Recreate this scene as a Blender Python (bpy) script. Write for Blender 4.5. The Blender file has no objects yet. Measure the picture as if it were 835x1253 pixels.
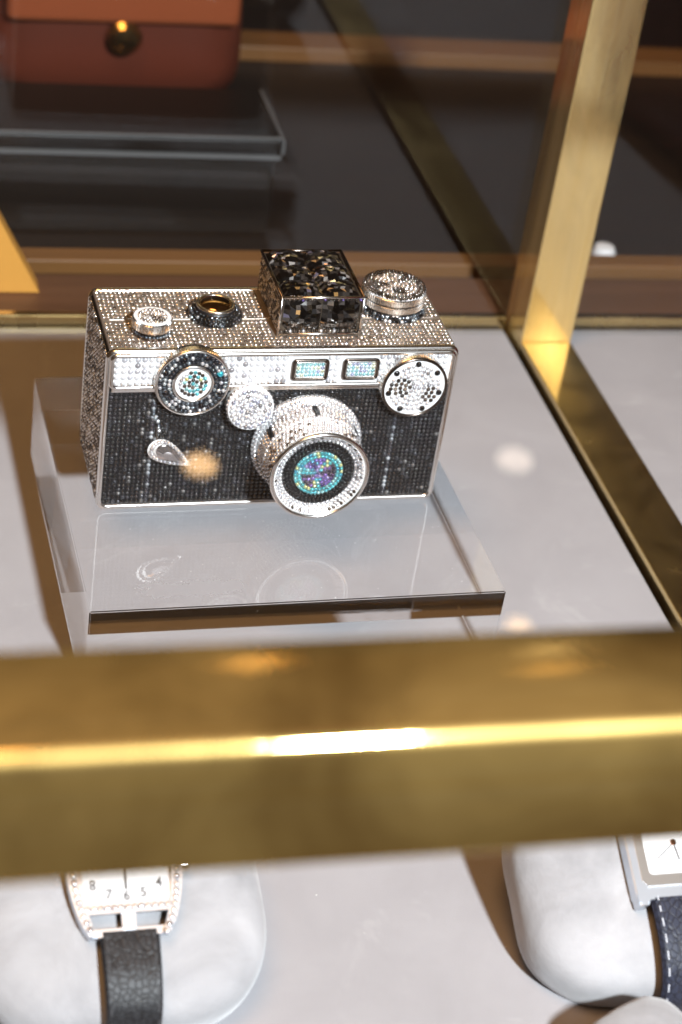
import bpy, bmesh, math, random
import numpy as np
from mathutils import Vector, Matrix
random.seed(7); rng = np.random.default_rng(11)
R = math.radians
S = bpy.context.scene
COL = S.collection

# ------------------------------------------------------------------ camera
CAM = Vector((-0.1605, -0.5841, 0.4520))
r_ = Vector((0.96662045, -0.2204128, 0.1306258)); u_ = Vector((0.02140507, 0.57752304, 0.81609372)); w_ = Vector((0.25531691, 0.78605683, -0.56296354))
cd = bpy.data.cameras.new('camera'); cam = bpy.data.objects.new('camera', cd); COL.objects.link(cam)
M = Matrix((r_, u_, -w_)).transposed().to_4x4(); M.translation = CAM; cam.matrix_world = M
cd.sensor_fit = 'VERTICAL'; cd.sensor_height = 36.0; cd.sensor_width = 24.0
cd.lens = 2384.8 / 1253 * 36.0
cd.clip_start = 0.01; cd.clip_end = 60
cd.dof.use_dof = True; cd.dof.focus_distance = 0.675; cd.dof.aperture_fstop = 11.5
S.camera = cam

# ------------------------------------------------------------------ light and exposure
W = bpy.data.worlds.new('World'); S.world = W; W.use_nodes = True
bg = W.node_tree.nodes['Background']; bg.inputs[0].default_value = (0.26, 0.135, 0.055, 1); bg.inputs[1].default_value = 0.20
FLASH = Vector((0.135, -1.048, 0.882))
ld = bpy.data.lights.new('camera_flash', 'AREA'); ld.shape = 'DISK'; ld.size = 0.085; ld.energy = 18.4; ld.spread = R(110); ld.color = (.86, .93, 1.0)
lo = bpy.data.objects.new('camera_flash', ld); COL.objects.link(lo); lo.location = FLASH
lo.rotation_euler = (Vector((0.03, 0.22, 0.08)) - FLASH).to_track_quat('-Z', 'Y').to_euler()
wd_ = bpy.data.lights.new('ceiling_light', 'AREA'); wd_.shape = 'DISK'; wd_.size = 1.1; wd_.energy = 32; wd_.color = (1.0, .52, .20)
wo_ = bpy.data.objects.new('ceiling_light', wd_); COL.objects.link(wo_); wo_.location = (-.55, -.55, 2.3)
wo_.rotation_euler = (Vector((0, 0, 0)) - wo_.location).to_track_quat('-Z', 'Y').to_euler()
S.view_settings.view_transform = 'Standard'; S.view_settings.look = 'None'; S.view_settings.exposure = 0; S.view_settings.gamma = 1
S.render.engine = 'CYCLES'
cy = S.cycles
cy.max_bounces = 16; cy.transmission_bounces = 12; cy.transparent_max_bounces = 16; cy.glossy_bounces = 6; cy.diffuse_bounces = 3
cy.caustics_reflective = False; cy.caustics_refractive = False; cy.sample_clamp_indirect = 6; cy.blur_glossy = 0.3
cy.use_denoising = True
try: cy.denoiser = 'OPENIMAGEDENOISE'
except Exception: pass

# ------------------------------------------------------------------ material helpers
def new_mat(name):
    m = bpy.data.materials.new(name); m.use_nodes = True
    nt = m.node_tree; return m, nt, nt.nodes['Principled BSDF'], nt.nodes['Material Output']
def pset(b, **k):
    al = dict(color='Base Color', rough='Roughness', metal='Metallic', ior='IOR', trans='Transmission Weight', coat='Coat Weight',
              coat_rough='Coat Roughness', sheen='Sheen Weight', spec='Specular IOR Level', aniso='Anisotropic', sheen_rough='Sheen Roughness')
    for n, v in k.items():
        if n == 'color': v = (*v, 1)
        b.inputs[al[n]].default_value = v
def node(nt, t, **k):
    n = nt.nodes.new(t)
    for a, v in k.items(): setattr(n, a, v)
    return n
def noise(nt, scale, detail=4, rough=.6, vec=None, dist=0):
    n = node(nt, 'ShaderNodeTexNoise'); n.inputs['Scale'].default_value = scale; n.inputs['Detail'].default_value = detail
    n.inputs['Roughness'].default_value = rough; n.inputs['Distortion'].default_value = dist
    if vec is not None: nt.links.new(vec, n.inputs['Vector'])
    return n
def ramp(nt, src, stops):
    n = node(nt, 'ShaderNodeValToRGB'); e = n.color_ramp.elements
    while len(e) < len(stops): e.new(0.5)
    for q, (p, c) in zip(e, stops): q.position = p; q.color = (*c, 1) if len(c) == 3 else c
    nt.links.new(src, n.inputs[0]); return n
def bump(nt, b, src, strength, dist=.001):
    n = node(nt, 'ShaderNodeBump'); n.inputs['Strength'].default_value = strength; n.inputs['Distance'].default_value = dist
    nt.links.new(src, n.inputs['Height']); nt.links.new(n.outputs[0], b.inputs['Normal']); return n
def objco(nt, scale=(1, 1, 1)):
    t = node(nt, 'ShaderNodeTexCoord'); m = node(nt, 'ShaderNodeMapping'); m.inputs['Scale'].default_value = scale
    nt.links.new(t.outputs['Object'], m.inputs[0]); return m.outputs[0]
def simple(name, color, rough=.5, metal=0., **k):
    m, nt, b, o = new_mat(name); pset(b, color=color, rough=rough, metal=metal, **k); return m

def brass_mat(name, c1, c2, stretch, r0=.10, r1=.22, wide=.58, share=(.25, .75), sv=(22, 22, 22)):
    # polished brass under a worn, finely brushed skin: a tight and a wide lobe
    m, nt, b, o = new_mat(name); pset(b, metal=1.0)
    v = objco(nt, stretch); n = noise(nt, 1.0, 6, .65, v)
    c = ramp(nt, n.outputs[0], [(.3, c1), (.7, c2)]); nt.links.new(c.outputs[0], b.inputs['Base Color'])
    v2 = objco(nt, (14, 14, 14)); n2 = noise(nt, 1.0, 5, .6, v2, .6)
    rr = ramp(nt, n2.outputs[0], [(.35, (r0,) * 3), (.72, (r1,) * 3)]); nt.links.new(rr.outputs[0], b.inputs['Roughness'])
    b2 = node(nt, 'ShaderNodeBsdfPrincipled'); pset(b2, metal=1.0, rough=wide); nt.links.new(c.outputs[0], b2.inputs['Base Color'])
    n3 = noise(nt, 1.0, 5, .6, objco(nt, sv), 1.2); k = ramp(nt, n3.outputs[0], [(.33, (share[0],) * 3), (.70, (share[1],) * 3)])
    mx = node(nt, 'ShaderNodeMixShader'); nt.links.new(k.outputs[0], mx.inputs[0]); nt.links.new(b.outputs[0], mx.inputs[1]); nt.links.new(b2.outputs[0], mx.inputs[2]); nt.links.new(mx.outputs[0], o.inputs[0])
    bump(nt, b, n.outputs[0], .05, .0004)
    return m
BRASS_X = brass_mat('brass_along_x', (.78, .56, .22), (.86, .66, .32), (6, 900, 900), .05, .12, .42, (.0, .42), (26, 4, 4))
BRASS_FRONT = brass_mat('brass_front', (.90, .62, .19), (.95, .71, .28), (6, 900, 900), .03, .07, .56, (.10, .45), (13, 9, 9))
BRASS_Y = brass_mat('brass_along_y', (.82, .60, .26), (.90, .70, .35), (900, 6, 900), .05, .11, .5, (.06, .3))
BRASS_Z = brass_mat('brass_along_z', (.90, .68, .31), (.95, .76, .40), (700, 700, 6), .05, .11, .55, (.2, .5), (30, 30, 6))
SILVER = simple('polished_silver', (.88, .86, .83), .2, 1.0)
SILVER_D = simple('satin_silver', (.80, .78, .75), .26, 1.0)
GUN = simple('dark_metal', (.16, .13, .11), .22, 1.0)
PLATE = simple('pale_setting_metal', (.86, .855, .85), .4, .12)
TOPPLATE = simple('warm_setting_metal', (.30, .25, .21), .4, .6)
PANELPLATE = simple('dark_setting_metal', (.025, .025, .027), .42, .4)
BLACKPLATE = simple('black_setting', (.012, .012, .014), .4, .2)
BROWNPLATE = simple('smoky_setting', (.10, .08, .06), .35, .7)

def gem_mat(name, metal, rough, coat=1.0, cr=.06):
    m, nt, b, o = new_mat(name); pset(b, metal=metal, rough=rough, coat=coat, coat_rough=cr)
    a = node(nt, 'ShaderNodeAttribute', attribute_name='stone'); nt.links.new(a.outputs['Color'], b.inputs['Base Color']); return m
GEM = gem_mat('cut_crystal', .72, .15)
GEMSTRIP = gem_mat('cut_crystal_bright', .45, .16)
GEMTOP = gem_mat('cut_crystal_top', .88, .13)
GEMBLACK = gem_mat('black_crystal', .3, .15, 1.0, .12)
SMOKY = gem_mat('smoky_cut_stone', .80, .07)

def clear_mat(name, tint, f0=.04):
    # thin clear sheet: transmits straight through, mirrors by angle
    m, nt, b, o = new_mat(name); nt.nodes.remove(b)
    g = node(nt, 'ShaderNodeNewGeometry'); d = node(nt, 'ShaderNodeVectorMath', operation='DOT_PRODUCT')
    nt.links.new(g.outputs['Incoming'], d.inputs[0]); nt.links.new(g.outputs['Normal'], d.inputs[1])
    ab = node(nt, 'ShaderNodeMath', operation='ABSOLUTE'); nt.links.new(d.outputs['Value'], ab.inputs[0])
    om = node(nt, 'ShaderNodeMath', operation='SUBTRACT'); om.inputs[0].default_value = 1; nt.links.new(ab.outputs[0], om.inputs[1])
    pw = node(nt, 'ShaderNodeMath', operation='POWER'); nt.links.new(om.outputs[0], pw.inputs[0]); pw.inputs[1].default_value = 5
    ma = node(nt, 'ShaderNodeMath', operation='MULTIPLY_ADD'); nt.links.new(pw.outputs[0], ma.inputs[0]); ma.inputs[1].default_value = 1 - f0; ma.inputs[2].default_value = f0
    t = node(nt, 'ShaderNodeBsdfTransparent'); t.inputs[0].default_value = (*tint, 1)
    gl = node(nt, 'ShaderNodeBsdfGlossy'); gl.inputs['Roughness'].default_value = 0.0
    mx = node(nt, 'ShaderNodeMixShader'); nt.links.new(ma.outputs[0], mx.inputs[0]); nt.links.new(t.outputs[0], mx.inputs[1]); nt.links.new(gl.outputs[0], mx.inputs[2])
    nt.links.new(mx.outputs[0], o.inputs[0]); return m
GLASS = clear_mat('clear_glass', (.99, .99, .985))
BHZ = .03785
ACRYL, nt, b, o = new_mat('clear_acrylic'); pset(b, color=(1, 1, 1), rough=0.0, trans=1.0, ior=1.49)

v = objco(nt); sx = node(nt, 'ShaderNodeSeparateXYZ'); nz_ = noise(nt, 130, 5, .65, v, .5)
mp = node(nt, 'ShaderNodeMapping'); mp.inputs['Location'].default_value = (.0385 / .024, -.0105 / .0058, -BHZ / .0006); mp.inputs['Scale'].default_value = (1 / .024, 1 / .0058, 1 / .0006); nt.links.new(v, mp.inputs[0])
ln_ = node(nt, 'ShaderNodeVectorMath', operation='LENGTH'); nt.links.new(mp.outputs[0], ln_.inputs[0])
ad = node(nt, 'ShaderNodeMath', operation='MULTIPLY_ADD'); nt.links.new(nz_.outputs[0], ad.inputs[0]); ad.inputs[1].default_value = 2.4; nt.links.new(ln_.outputs['Value'], ad.inputs[2])
mr = node(nt, 'ShaderNodeMapRange'); nt.links.new(ad.outputs[0], mr.inputs[0]); mr.inputs[1].default_value = 1.95; mr.inputs[2].default_value = 2.05; mr.inputs[3].default_value = .28; mr.inputs[4].default_value = 0.0
nt.links.new(mr.outputs[0], b.inputs['Roughness'])
ACRYL_EDGE, nt, b, o = new_mat('whitened_acrylic_edge'); pset(b, color=(.95, .96, .97), rough=.3, trans=.4, ior=1.49)  # bevels whitened and roughened to stand in for bright edge highlights

def fabric_mat(name, c1, c2, big, fine, bmp=.25, sheen=.25, pale=None):
    m, nt, b, o = new_mat(name); pset(b, rough=.95, sheen=sheen, sheen_rough=.5, spec=.15)
    v = objco(nt); n1 = noise(nt, big, 6, .62, v, .5); n2 = noise(nt, fine, 3, .7, v)
    c = ramp(nt, n1.outputs[0], [(.30, c1), (.68, c2)])
    src = c.outputs[0]
    if pale:
        n3 = noise(nt, big * .55, 7, .7, v, 2.2); k = ramp(nt, n3.outputs[0], [(.56, (0, 0, 0)), (.80, (1, 1, 1))])
        mx = node(nt, 'ShaderNodeMixRGB'); nt.links.new(k.outputs[0], mx.inputs[0]); nt.links.new(src, mx.inputs[1]); mx.inputs[2].default_value = (*pale, 1)
        src = mx.outputs[0]
    nt.links.new(src, b.inputs['Base Color'])
    bump(nt, b, n2.outputs[0], bmp, .0006)
    return m
FLOORM = fabric_mat('grey_suede', (.315, .307, .32), (.36, .352, .366), 22, 1500, .3, .2, (.43, .425, .435))
PLUSH = fabric_mat('plush_velvet', (.24, .24, .25), (.40, .397, .41), 26, 1400, .3, .5)  # blotchy greys paint the velvet nap's light and shadow into the colour
nt = PLUSH.node_tree; b = nt.nodes['Principled BSDF']; bp0 = [n for n in nt.nodes if n.type == 'BUMP'][0]
nw = noise(nt, 40, 4, .55, objco(nt), .4); bp1 = node(nt, 'ShaderNodeBump'); bp1.inputs['Strength'].default_value = .35; bp1.inputs['Distance'].default_value = .004
nt.links.new(nw.outputs[0], bp1.inputs['Height']); nt.links.new(bp0.outputs[0], bp1.inputs['Normal']); nt.links.new(bp1.outputs[0], b.inputs['Normal'])

# ------------------------------------------------------------------ mesh helpers
def add(o, parent=None, label=None, cat=None, group=None, kind=None):
    COL.objects.link(o)
    if parent: o.parent = parent
    if label: o['label'] = label
    if cat: o['category'] = cat
    if group: o['group'] = group
    if kind: o['kind'] = kind
    return o
def empty(name, M4, label, cat, group=None):
    o = bpy.data.objects.new(name, None); o.matrix_world = M4; o.empty_display_size = .01
    return add(o, None, label, cat, group)
def mesh(name, verts, faces, mat, parent=None, smooth=False, xf=None, **k):
    me = bpy.data.meshes.new(name)
    if xf is not None: verts = [xf @ Vector(v) for v in verts]
    me.from_pydata([tuple(v) for v in verts], [], faces); me.update()
    if mat: me.materials.append(mat)
    if smooth: me.polygons.foreach_set('use_smooth', [True] * len(me.polygons))
    return add(bpy.data.objects.new(name, me), parent, **k)
def from_bm(name, bm, mat, parent=None, smooth=False, xf=None, **k):
    if xf is not None: bm.transform(xf)
    bmesh.ops.recalc_face_normals(bm, faces=bm.faces)
    me = bpy.data.meshes.new(name); bm.to_mesh(me); bm.free()
    if mat: me.materials.append(mat)
    if smooth: me.polygons.foreach_set('use_smooth', [True] * len(me.polygons))
    return add(bpy.data.objects.new(name, me), parent, **k)
def box(name, lo, hi, mat, parent=None, bev=0, seg=2, smooth=False, **k):
    bm = bmesh.new(); bmesh.ops.create_cube(bm, size=1)
    for v in bm.verts: v.co = Vector([lo[i] + (v.co[i] + .5) * (hi[i] - lo[i]) for i in range(3)])
    if bev: bmesh.ops.bevel(bm, geom=bm.edges[:], offset=bev, segments=seg, profile=.5, affect='EDGES')
    return from_bm(name, bm, mat, parent, smooth, **k)
def lathe(name, prof, mat, parent=None, seg=64, xf=None, smooth=True, sharp=35, cap=True, **k):
    # prof: (radius, height) pairs, revolved about z
    V, F = [], []
    for r, z in prof:
        for i in range(seg):
            a = 2 * math.pi * i / seg; V.append((r * math.cos(a), r * math.sin(a), z))
    for j in range(len(prof) - 1):
        for i in range(seg):
            i2 = (i + 1) % seg
            F.append((j * seg + i, j * seg + i2, (j + 1) * seg + i2, (j + 1) * seg + i))
    if cap and prof[-1][0] > 1e-6: F.append(tuple((len(prof) - 1) * seg + i for i in range(seg)))
    o = mesh(name, V, F, mat, parent, smooth, xf, **k)
    if smooth:
        o.data.set_sharp_from_angle(angle=R(sharp))
    return o
def knurl(name, r, z0, z1, n, depth, mat, parent=None, xf=None, **k):
    V, F = [], []
    N = n * 4
    for z, rr in ((z0, r - depth * 1.5), (z0 + (z1 - z0) * .12, r), (z1 - (z1 - z0) * .12, r), (z1, r - depth * 1.5)):
        for i in range(N):
            a = 2 * math.pi * i / N; q = rr - (depth if i % 4 in (0, 1) else 0)
            V.append((q * math.cos(a), q * math.sin(a), z))
    for j in range(3):
        for i in range(N):
            i2 = (i + 1) % N; F.append((j * N + i, j * N + i2, (j + 1) * N + i2, (j + 1) * N + i))
    F.append(tuple(3 * N + i for i in range(N)))
    return mesh(name, V, F, mat, parent, False, xf, **k)
def rrect(x0, x1, z0, z1, r, n=8):
    P = []
    for cx, cz, a0 in ((x1 - r, z1 - r, 0), (x0 + r, z1 - r, 90), (x0 + r, z0 + r, 180), (x1 - r, z0 + r, 270)):
        for i in range(n + 1):
            a = R(a0 + 90 * i / n); P.append((cx + r * math.cos(a), cz + r * math.sin(a)))
    return P
def tube_loop(name, path, rad, mat, parent=None, seg=10, squash=(1, 1), closed=True, axis=Vector((0, 1, 0)), xf=None, smooth=True, **k):
    # tube along a planar path of 3-d points; squash = (in-plane, along axis)
    V, F = [], []; n = len(path); path = [Vector(p) for p in path]
    for i in range(n):
        a = path[i - 1] if (closed or i > 0) else path[i]; c = path[(i + 1) % n] if (closed or i < n - 1) else path[i]
        t = (c - a).normalized(); s = t.cross(axis).normalized()
        for j in range(seg):
            q = 2 * math.pi * j / seg
            V.append(path[i] + s * (rad * squash[0] * math.cos(q)) + axis * (rad * squash[1] * math.sin(q)))
    for i in range(n if closed else n - 1):
        i2 = (i + 1) % n
        for j in range(seg):
            j2 = (j + 1) % seg; F.append((i * seg + j, i * seg + j2, i2 * seg + j2, i2 * seg + j))
    if not closed:
        F.append(tuple(range(seg))); F.append(tuple((n - 1) * seg + j for j in range(seg)))
    bm = bmesh.new(); bv = [bm.verts.new(v) for v in V]
    for f in F: bm.faces.new([bv[i] for i in f])
    return from_bm(name, bm, mat, parent, smooth, xf, **k)
def prism(name, loop, y0, y1, mat, parent=None, bev=0, smooth=False, xf=None, **k):
    # loop of (x, z) pairs extruded along y
    bm = bmesh.new(); a = [bm.verts.new((x, y0, z)) for x, z in loop]; c = [bm.verts.new((x, y1, z)) for x, z in loop]; n = len(loop)
    f1 = bm.faces.new(a); bm.faces.new(c[::-1])
    for i in range(n): bm.faces.new((a[i], a[(i + 1) % n], c[(i + 1) % n], c[i]))
    if bev: bmesh.ops.bevel(bm, geom=list(f1.edges), offset=bev, segments=2, profile=.5, affect='EDGES')
    o = from_bm(name, bm, mat, parent, smooth, xf, **k)
    if smooth: o.data.set_sharp_from_angle(angle=R(30))
    return o

# ---- fields of cut crystals: every stone has its own facets, tilt and colour
def unit_gem(n=8):
    V, F = [], []
    rings = [(1.0, 0.0), (.98, .18), (.76, .50), (.46, .68)]
    for q, (r, z) in enumerate(rings):
        for i in range(n):
            a = 2 * math.pi * (i + (.5 if q == 2 else 0)) / n; V.append((r * math.cos(a), r * math.sin(a), z))
    for j in range(3):
        for i in range(n): 
            i2 = (i + 1) % n; F.append((j * n + i, j * n + i2, (j + 1) * n + i2)); F.append((j * n + i, (j + 1) * n + i2, (j + 1) * n + i))
    top = 3 * n
    for i in range(1, n - 1): F.append((top, top + i, top + i + 1))
    return np.array(V), np.array(F)
GV, GF = unit_gem()
def gems(name, stones, mat, parent, xf=None, tilt=7, height=1.0, spin=.12, **k):
    # stones: (position, normal, radius, colour)
    P = np.array([s[0] for s in stones], float); N = np.array([s[1] for s in stones], float)
    Rr = np.array([s[2] for s in stones], float); C = np.array([s[3] for s in stones], float); m = len(P)
    N = N / np.linalg.norm(N, axis=1)[:, None]
    N = N + rng.normal(0, math.tan(R(tilt)) * .38, N.shape); N /= np.linalg.norm(N, axis=1)[:, None]
    ref = np.where(np.abs(N[:, 2:3]) > .8, np.array([[1., 0, 0]]), np.array([[0, 0, 1.]]))
    T = np.cross(ref, N); T /= np.linalg.norm(T, axis=1)[:, None]; B = np.cross(N, T)
    a = rng.normal(.39, spin, m)[:, None]; T2 = T * np.cos(a) + B * np.sin(a); B2 = -T * np.sin(a) + B * np.cos(a)
    g = GV
    V = P[:, None, :] + Rr[:, None, None] * (g[None, :, 0:1] * T2[:, None, :] + g[None, :, 1:2] * B2[:, None, :] + height * g[None, :, 2:3] * N[:, None, :])
    F = (GF[None] + (np.arange(m) * len(g))[:, None, None]).reshape(-1, 3)
    V = V.reshape(-1, 3)
    if xf is not None:
        X = np.array(xf); V = V @ X[:3, :3].T + X[:3, 3]
    me = bpy.data.meshes.new(name); me.vertices.add(len(V)); me.vertices.foreach_set('co', V.ravel())
    nf = len(F); me.loops.add(nf * 3); me.loops.foreach_set('vertex_index', F.ravel().astype(np.int32))
    me.polygons.add(nf); me.polygons.foreach_set('loop_start', np.arange(0, nf * 3, 3, dtype=np.int32))
    me.update(calc_edges=True); me.validate()
    at = me.attributes.new('stone', 'FLOAT_COLOR', 'POINT')
    cc = np.ones((m, len(g), 4)); cc[:, :, :3] = C[:, None, :]; at.data.foreach_set('color', cc.ravel())
    me.materials.append(mat)
    return add(bpy.data.objects.new(name, me), parent, kind='stuff', **k)
def pick(pal):
    c, v = random.choice(pal); s = 1 + random.uniform(-v, v); return tuple(min(1, x * s) for x in c)
CLEAR = [((.90, .90, .92), .08)] * 8 + [((.66, .66, .70), .15)] * 2 + [((.40, .39, .41), .25)]
TOPC = [((.92, .90, .88), .08)] * 5 + [((.55, .50, .46), .25)] * 2 + [((.22, .19, .17), .3), ((.97, .84, .66), .05)]
JET = [((.007, .007, .008), .4)] * 16 + [((.045, .047, .054), .4)] * 3 + [((.16, .155, .15), .3)]  # the few lighter stones paint silvery sparkle into the black
TEAL = [((.16, .66, .74), .2)] * 5 + [((.45, .85, .88), .15)] * 2 + [((.08, .36, .52), .3), ((.82, .86, .45), .1)]
AQUA = [((.40, .78, .84), .15)] * 4 + [((.62, .84, .90), .1)] * 2 + [((.50, .55, .80), .1), ((.85, .92, .70), .05)]
PURP = [((.26, .18, .55), .3)] * 3 + [((.10, .07, .22), .3)] * 2 + [((.50, .45, .80), .1)] + [((.14, .45, .62), .2)]
SLATE = [((.10, .12, .145), .4)] * 4 + [((.27, .31, .34), .3)] * 2 + [((.04, .045, .06), .3)] * 3 + [((.62, .66, .68), .2)]
SMOKE = [((.11, .085, .07), .4)] * 4 + [((.30, .25, .21), .3)] + [((.04, .032, .028), .3)] * 4
DEEP = [((.014, .012, .011), .4)] * 9 + [((.10, .085, .075), .4)] * 4 + [((.30, .27, .25), .3)]
def disc_spots(r, pitch):
    out = [(0, 0)]
    k = 1
    while k * pitch <= r:
        n = max(6, int(round(2 * math.pi * k))); off = random.random()
        out += [(k * pitch * math.cos(2 * math.pi * (i + off) / n), k * pitch * math.sin(2 * math.pi * (i + off) / n)) for i in range(n)]
        k += 1
    return out
def ring_spots(r, pitch):
    n = int(2 * math.pi * r / pitch); o = random.random()
    return [(r * math.cos(2 * math.pi * (i + o) / n), r * math.sin(2 * math.pi * (i + o) / n), 2 * math.pi * (i + o) / n) for i in range(n)]

# ------------------------------------------------------------------ the setting: lined case floor and the counter behind
RX, RW, PY, YB = .1631, .0253, .1778, .2031
def floor(name, x0, x1, y0, y1):
    bm = bmesh.new(); bmesh.ops.create_cube(bm, size=1)
    for v in bm.verts: v.co = Vector((x0 + (v.co.x + .5) * (x1 - x0), y0 + (v.co.y + .5) * (y1 - y0), -.012 + (v.co.z + .5) * .012))
    bmesh.ops.bevel(bm, geom=[e for e in bm.edges if all(v.co.z > -.001 for v in e.verts)], offset=.0012, segments=2, affect='EDGES')
    return from_bm(name, bm, FLOORM, None, label='pale grey suede lining of the display case floor', kind='structure')
fl = floor('floor', -.52, RX - .0022, -.336, .1975)
fl2 = floor('floor', RX + RW + .0008, .60, -.336, .1975)

def wood_mat(name, c1, c2, rough):
    m, nt, b, o = new_mat(name); v = objco(nt, (5, 90, 90)); n = noise(nt, 1.0, 5, .6, v, .4)
    c = ramp(nt, n.outputs[0], [(.3, c1), (.75, c2)]); nt.links.new(c.outputs[0], b.inputs['Base Color']); pset(b, rough=rough, spec=.4); return m
WALNUT = wood_mat('walnut', (.10, .045, .022), (.16, .075, .038), .5)
EBONY = wood_mat('ebony', (.006, .004, .0035), (.013, .008, .006), .5)
TANW = wood_mat('tan_wood', (.16, .075, .022), (.22, .10, .032), .45)
box('counter', (-.9, .206, -.06), (1.2, 1.6, -.010), EBONY, None, kind='structure', label='dark counter running behind the glass case')
box('ledge', (-.9, .206, -.0098), (1.2, .250, -.0005), WALNUT, None, .001, kind='structure', label='walnut ledge behind the back glass')
box('strip', (-.9, .266, -.0098), (1.2, .279, -.0015), TANW, None, .001, kind='structure', label='narrow tan wood strip on the dark counter')
box('strip', (-.9, .545, -.0098), (1.2, .572, .0), TANW, None, .001, kind='structure', label='far tan wood strip on the dark counter')
box('wall', (-.9, 1.6, -.5), (1.2, 1.65, 1.4), EBONY, None, kind='structure', label='dark wall behind the counter')

# ------------------------------------------------------------------ display case: brass frame and clear panes
case = empty('display_case', Matrix.Translation((0, 0, 0)), 'brass framed glass display case around the crystal camera', 'display case')
RT, RY, RB, TZ = .0281, -.364, -.3372, .2500
box('front_top_rail', (-.56, RY, TZ - RT), (.62, RB, TZ), BRASS_FRONT, case, .0022, 4, True, label='thick brass front rail crossing in front of the camera')
box('front_bottom_rail', (-.56, RY, -.015), (.62, RB, .006), BRASS_X, case, .001)
box('back_bottom_rail', (-.56, .1985, -.015), (RX - .001, YB, .0060), BRASS_X, case, .0008)
box('back_bottom_rail', (RX + RW + .001, .1985, -.015), (.62, YB, .0060), BRASS_X, case, .0008)
box('back_top_rail', (-.56, PY, TZ - RT), (RX - .001, YB, TZ), BRASS_X, case, .001)
box('divider_rail', (RX, RB + .001, -.015), (RX + RW, PY - .0003, .0040), BRASS_Y, case, .0006)
box('post', (RX, PY, -.015), (RX + RW, YB - .0002, TZ), BRASS_Z, case, .0006)
box('top_pane', (-.55, RB - .004, TZ - .0072), (.61, PY - .001, TZ - .0012), GLASS, case)
box('front_pane', (-.55, RB - .011, .0065), (.61, RB - .005, TZ - RT - .001), GLASS, case)
box('back_pane', (-.55, .1912, .0005), (RX - .0005, .1972, TZ - RT - .001), GLASS, case)
box('back_pane', (RX + RW + .0005, .1912, .0005), (.61, .1972, TZ - RT - .001), GLASS, case)

# ------------------------------------------------------------------ acrylic block
BW, BD, BH = .1520, .1539, .0377
BM4 = Matrix.Translation((.0017, -.0596, 0)) @ Matrix.Rotation(.0252, 4, 'Z')
def block_faces(keep):
    bx = bmesh.new(); bmesh.ops.create_cube(bx, size=1)
    for v in bx.verts: v.co = Vector((v.co.x * BW, (v.co.y + .5) * BD, .00015 + (v.co.z + .5) * BH))
    bmesh.ops.bevel(bx, geom=bx.edges[:], offset=.0005, segments=2, affect='EDGES')
    bmesh.ops.recalc_face_normals(bx, faces=bx.faces)
    bmesh.ops.delete(bx, geom=[f for f in bx.faces if (round(f.normal.x, 3) if abs(f.normal.x) > .999 else 0) != keep], context='FACES')
    if keep == 0:      # front underside left out to shape the dark strip above pale floor
        lowf = [f for f in bx.faces if f.normal.z < -.999]
        r2 = bmesh.ops.bisect_plane(bx, geom=lowf + list({e for f in lowf for e in f.edges} | {v for f in lowf for v in f.verts}), plane_co=(0, .060, 0), plane_no=(0, 1, 0))
        bmesh.ops.delete(bx, geom=[f for f in bx.faces if f.normal.z < -.999 and f.calc_center_median().y < .060], context='FACES')
    for f in bx.faces: f.material_index = 0 if max(abs(c) for c in f.normal) > .999 else 1
    me = bpy.data.meshes.new('acrylic_block'); bx.to_mesh(me); bx.free(); me.materials.append(ACRYL); me.materials.append(ACRYL_EDGE); return me
block = add(bpy.data.objects.new('acrylic_block', block_faces(0)), None, 'clear acrylic block under the crystal camera', 'block')
block.matrix_world = BM4
walls = [add(bpy.data.objects.new('side_face', block_faces(k)), block) for k in (-1, 1)]
# clear acrylic lets light straight in through its top, front and back (what reaches a side wall is turned back inside, so those do shade)
lk = bpy.data.collections.new('light_passes'); lk.objects.link(block); lo.light_linking.blocker_collection = lk
lk2 = bpy.data.collections.new('ceiling_light_passes'); wo_.light_linking.blocker_collection = lk2
for q in [block] + walls: lk2.objects.link(q)
for c_ in (lk, lk2):
    for co in c_.collection_objects: co.light_linking.link_state = 'EXCLUDE'

# ------------------------------------------------------------------ the crystal camera (local millimetres: x right, y back, z up)
mm = Matrix.Scale(.001, 4)
CM = Matrix.Translation((0, 0, BH + .0004)) @ Matrix.Rotation(.0219, 4, 'Z') @ mm
camo = empty('crystal_camera', CM, 'silver and black crystal covered camera on the acrylic block', 'camera')
HW, HH, DD = 65.0, 67.9, 45.4
def to_front(x, y, z):    # lathe axis +z turned to face -y
    return Matrix.Translation((x, y, z)) @ Matrix.Rotation(R(90), 4, 'X')
def up(x, y, z): return Matrix.Translation((x, y, z))
# body shell
body = prism('body', rrect(-HW + .8, HW - .8, .8, HH - .8, 2.6), .8, DD - .8, BLACKPLATE, camo, 0, True)
prism('top_plate', [(x, z) for x, z in rrect(-HW + 1.2, HW - 1.2, HH - 2.0, HH - .5, .5, 3)], 2.2, DD - 2.2, TOPPLATE, camo, label='silver top plate')
prism('side_plate', rrect(-HW + .35, -HW + 1.4, 3, HH - 3, .4, 3), 2.2, DD - 2.2, BROWNPLATE, camo)
prism('side_plate', rrect(HW - 1.4, HW - .35, 3, HH - 3, .4, 3), 2.2, DD - 2.2, BROWNPLATE, camo)
prism('panel_plate', rrect(-62.8, 62.8, 2.0, 51.2, .6), .62, .9, PANELPLATE, camo)
path = [(x, 1.0, z) for x, z in rrect(-HW + 1.0, HW - 1.0, 1.0, HH - 1.0, 3.0)]
tube_loop('front_rim', path, 1.15, SILVER, camo, 12, (1.0, 1.25))
path = [(x, DD - 1.0, z) for x, z in rrect(-HW + 1.0, HW - 1.0, 1.0, HH - 1.0, 3.0)]
tube_loop('back_rim', path, 1.15, SILVER, camo, 12, (1.0, 1.25))
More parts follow.
